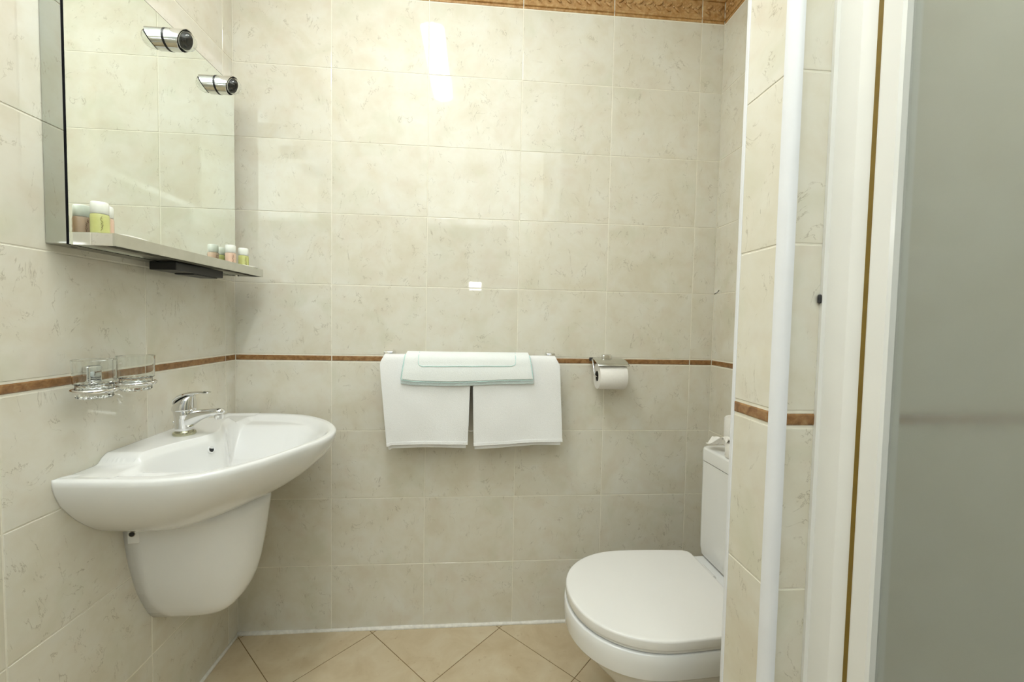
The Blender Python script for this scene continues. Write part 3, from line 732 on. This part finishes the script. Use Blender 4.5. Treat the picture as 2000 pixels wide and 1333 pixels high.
for z, d, sx in [(0.395, 0.006, 1), (0.392, 0.001, 1), (0.37, 0.0, 1), (0.335, 0.003, 1), (0.329, 0.007, 1), (0.326, 0.016, 0.99)]:
    rings.append([(x, y, z) for x, y in shrink(rim, d)])
for z, nose, wd in [(0.31, -0.428, 0.165), (0.28, -0.405, 0.150), (0.24, -0.37, 0.133), (0.19, -0.325, 0.116), (0.14, -0.285, 0.106), (0.08, -0.262, 0.104), (0.03, -0.262, 0.108), (0.0, -0.266, 0.112)]:
    rings.append([(x, y, z) for x, y in dshape(nose, 0.05, wd, wd*0.92)])
loft(bm, rings[::-1]); obj('toilet_bowl', bm, 'white_ceramic', to, True)
bm = bmesh.new(); add_box(bm, -0.012, 0.195, -0.178, 0.178, 0.335, 0.414, 0.014, 3); obj('rear_deck', bm, 'white_ceramic', to, True)
bm = bmesh.new(); rings = []
for z, dx, dy in [(0.413, 0.012, 0.012), (0.425, 0.004, 0.004), (0.45, 0.001, 0.001), (0.726, 0, 0)]:
    x0, x1, y0, y1 = 0.022+dx, 0.19, -0.186+dy, 0.186-dy; rr = 0.022
    ring = []
    for (cx, cy, a0) in [(x0+rr, y0+rr, math.pi), (x1-0.006, y0+0.006, 1.5*math.pi), (x1-0.006, y1-0.006, 0), (x0+rr, y1-rr, 0.5*math.pi)]:
        q = rr if cx < 0.1 else 0.006
        for k in range(7): a = a0+math.pi/2*k/6; ring.append((cx+q*math.cos(a), cy+q*math.sin(a), z))
    rings.append(ring)
loft(bm, rings); sharp(obj('cistern', bm, 'white_ceramic', to, True), 60)
bm = bmesh.new(); rings = []
for z, d in [(0.7275, 0.002), (0.729, 0.0), (0.763, 0.0004), (0.768, 0.003), (0.7705, 0.009), (0.7715, 0.03)]:
    x0, x1, y0, y1 = 0.020+d, 0.193-d*0.3, -0.188+d, 0.188-d; rr = max(0.004, 0.026-d*0.5); ring = []
    for (cx, cy, a0) in [(x0+rr, y0+rr, math.pi), (x1-0.006, y0+0.006, 1.5*math.pi), (x1-0.006, y1-0.006, 0), (x0+rr, y1-rr, 0.5*math.pi)]:
        q = rr if a0 in (math.pi, 0.5*math.pi) else 0.006
        for k in range(7): a = a0+math.pi/2*k/6; ring.append((cx+q*math.cos(a), cy+q*math.sin(a), z))
    rings.append(ring)
loft(bm, rings); cld = obj('cistern_lid', bm, 'white_ceramic', to, True)
lathe('flush_button', [(0.019, 0.7705), (0.019, 0.775), (0.017, 0.776), (0.0, 0.776)], 'chrome', cld, 24, (0.105, -0.05, 0), caps=(True, False))
for sy in (-1, 1):
    lathe('hinge', [(0.009, -0.03), (0.009, 0.03)], 'toilet_lid', to, 16, (-0.004, sy*0.08, 0.413), 'y')
# spare roll and crumpled tissue on the cistern
sr = thing('spare_roll', 'spare white toilet roll standing on the cistern lid', 'toilet roll', (1.697, -0.290, 0.7715))
lathe('paper_roll', [(0.0195, 0.0), (0.049, 0.0), (0.05, 0.003), (0.05, 0.088), (0.047, 0.092), (0.0195, 0.092), (0.0195, 0.0)], 'paper', sr, 40, caps=(False, False))
lathe('core', [(0.0193, 0.001), (0.0193, 0.091), (0.018, 0.091), (0.018, 0.001), (0.0193, 0.001)], 'card', sr, 24, caps=(False, False))
or_ = thing('opened_roll', 'nearly used toilet roll with loose crumpled sheet on the cistern lid', 'toilet roll', (1.616, -0.398, 0.7715))
lathe('paper_roll', [(0.0195, 0.0), (0.033, 0.0), (0.034, 0.002), (0.034, 0.040), (0.033, 0.042), (0.0195, 0.042), (0.0195, 0.0)], 'paper', or_, 36, caps=(False, False))
bm = bmesh.new(); G = []
for j in range(9):
    row = []
    for i in range(11):
        u, v = i/10, j/8
        x = -0.038+0.055*v+0.006*math.sin(5*u); y = 0.0+0.095*u
        z = 0.048-0.022*u*u+0.010*math.sin(6*u+4*v)-0.014*abs(v-0.5)+0.005*math.sin(13*v+3*u)
        row.append(bm.verts.new((x, y, z)))
    G.append(row)
for a, b in zip(G, G[1:]):
    for i in range(10): bm.faces.new((a[i], a[i+1], b[i+1], b[i]))
ls = obj('loose_sheet', bm, 'paper', or_, False)
sm = ls.modifiers.new('thickness', 'SOLIDIFY'); sm.thickness = 0.0008

# ------------------------------------------------------------------ shower enclosure
SHX = 1.368
se = thing('shower_enclosure', 'white framed shower enclosure with frosted glass beside the divider wall', 'shower', (SHX, PY0, 0))
HS = 1.96
def prism(name, poly, z0, z1, mat, parent):
    bm = bmesh.new(); loft(bm, [[(x, y, z) for x, y in poly] for z in (z0, z1)]); return obj(name, bm, mat, parent)
prism('wall_profile', [(0.0, 0.0), (-0.001, -0.006), (0.004, -0.0075), (0.004, -0.043), (0.0135, -0.062), (0.034, -0.062), (0.034, 0.0)], 0.12, HS, 'white_frame', se)
prism('brass_seal', [(0.010, -0.0605), (0.010, -0.0715), (0.03, -0.0715), (0.03, -0.0605)], 0.12, HS, 'brass', se)
pn = prism('door_stile', [(0.006, -0.0715), (0.004, -0.075), (0.004, -0.0985), (0.007, -0.1015), (0.030, -0.1015), (0.030, -0.0715)], 0.16, HS-0.04, 'white_frame', se)
box('frosted_pane', (0.0155, 0.0205, -0.80, -0.099, 0.18, HS-0.06), 'frosted', se)
prism('door_stile', [(0.004, -0.79), (0.004, -0.82), (0.030, -0.82), (0.030, -0.79)], 0.16, HS-0.04, 'white_frame', se)
prism('wall_profile', [(0.0, -0.82), (0.0, -0.903), (0.034, -0.903), (0.034, -0.82)], 0.12, HS, 'white_frame', se)
box('top_rail', (0.0, 0.034, -0.903, 0.0, HS, HS+0.04), 'white_frame', se, 0.003, 1)
box('bottom_rail', (0.0, 0.034, -0.903, 0.0, 0.12, 0.16), 'white_frame', se, 0.003, 1)
bm = bmesh.new(); add_box(bm, -0.0060, -0.0008, -0.006, -0.0012, 1.190, 1.203, 0.0014, 1); obj('clip', bm, 'black', se)
bm = bmesh.new(); add_box(bm, -0.004, 0.832, -0.903, 0.0, 0.0, 0.12, 0.01, 2)
sp = obj('shower_tray', bm, 'white_ceramic', None, False, (SHX, PY0, 0)); tag(sp, 'white shower tray under the frosted enclosure', 'shower tray')

for o in to.children_recursive:
    if o.type == 'MESH':
        wn_ = o.modifiers.new('normals', 'WEIGHTED_NORMAL'); wn_.keep_sharp = True
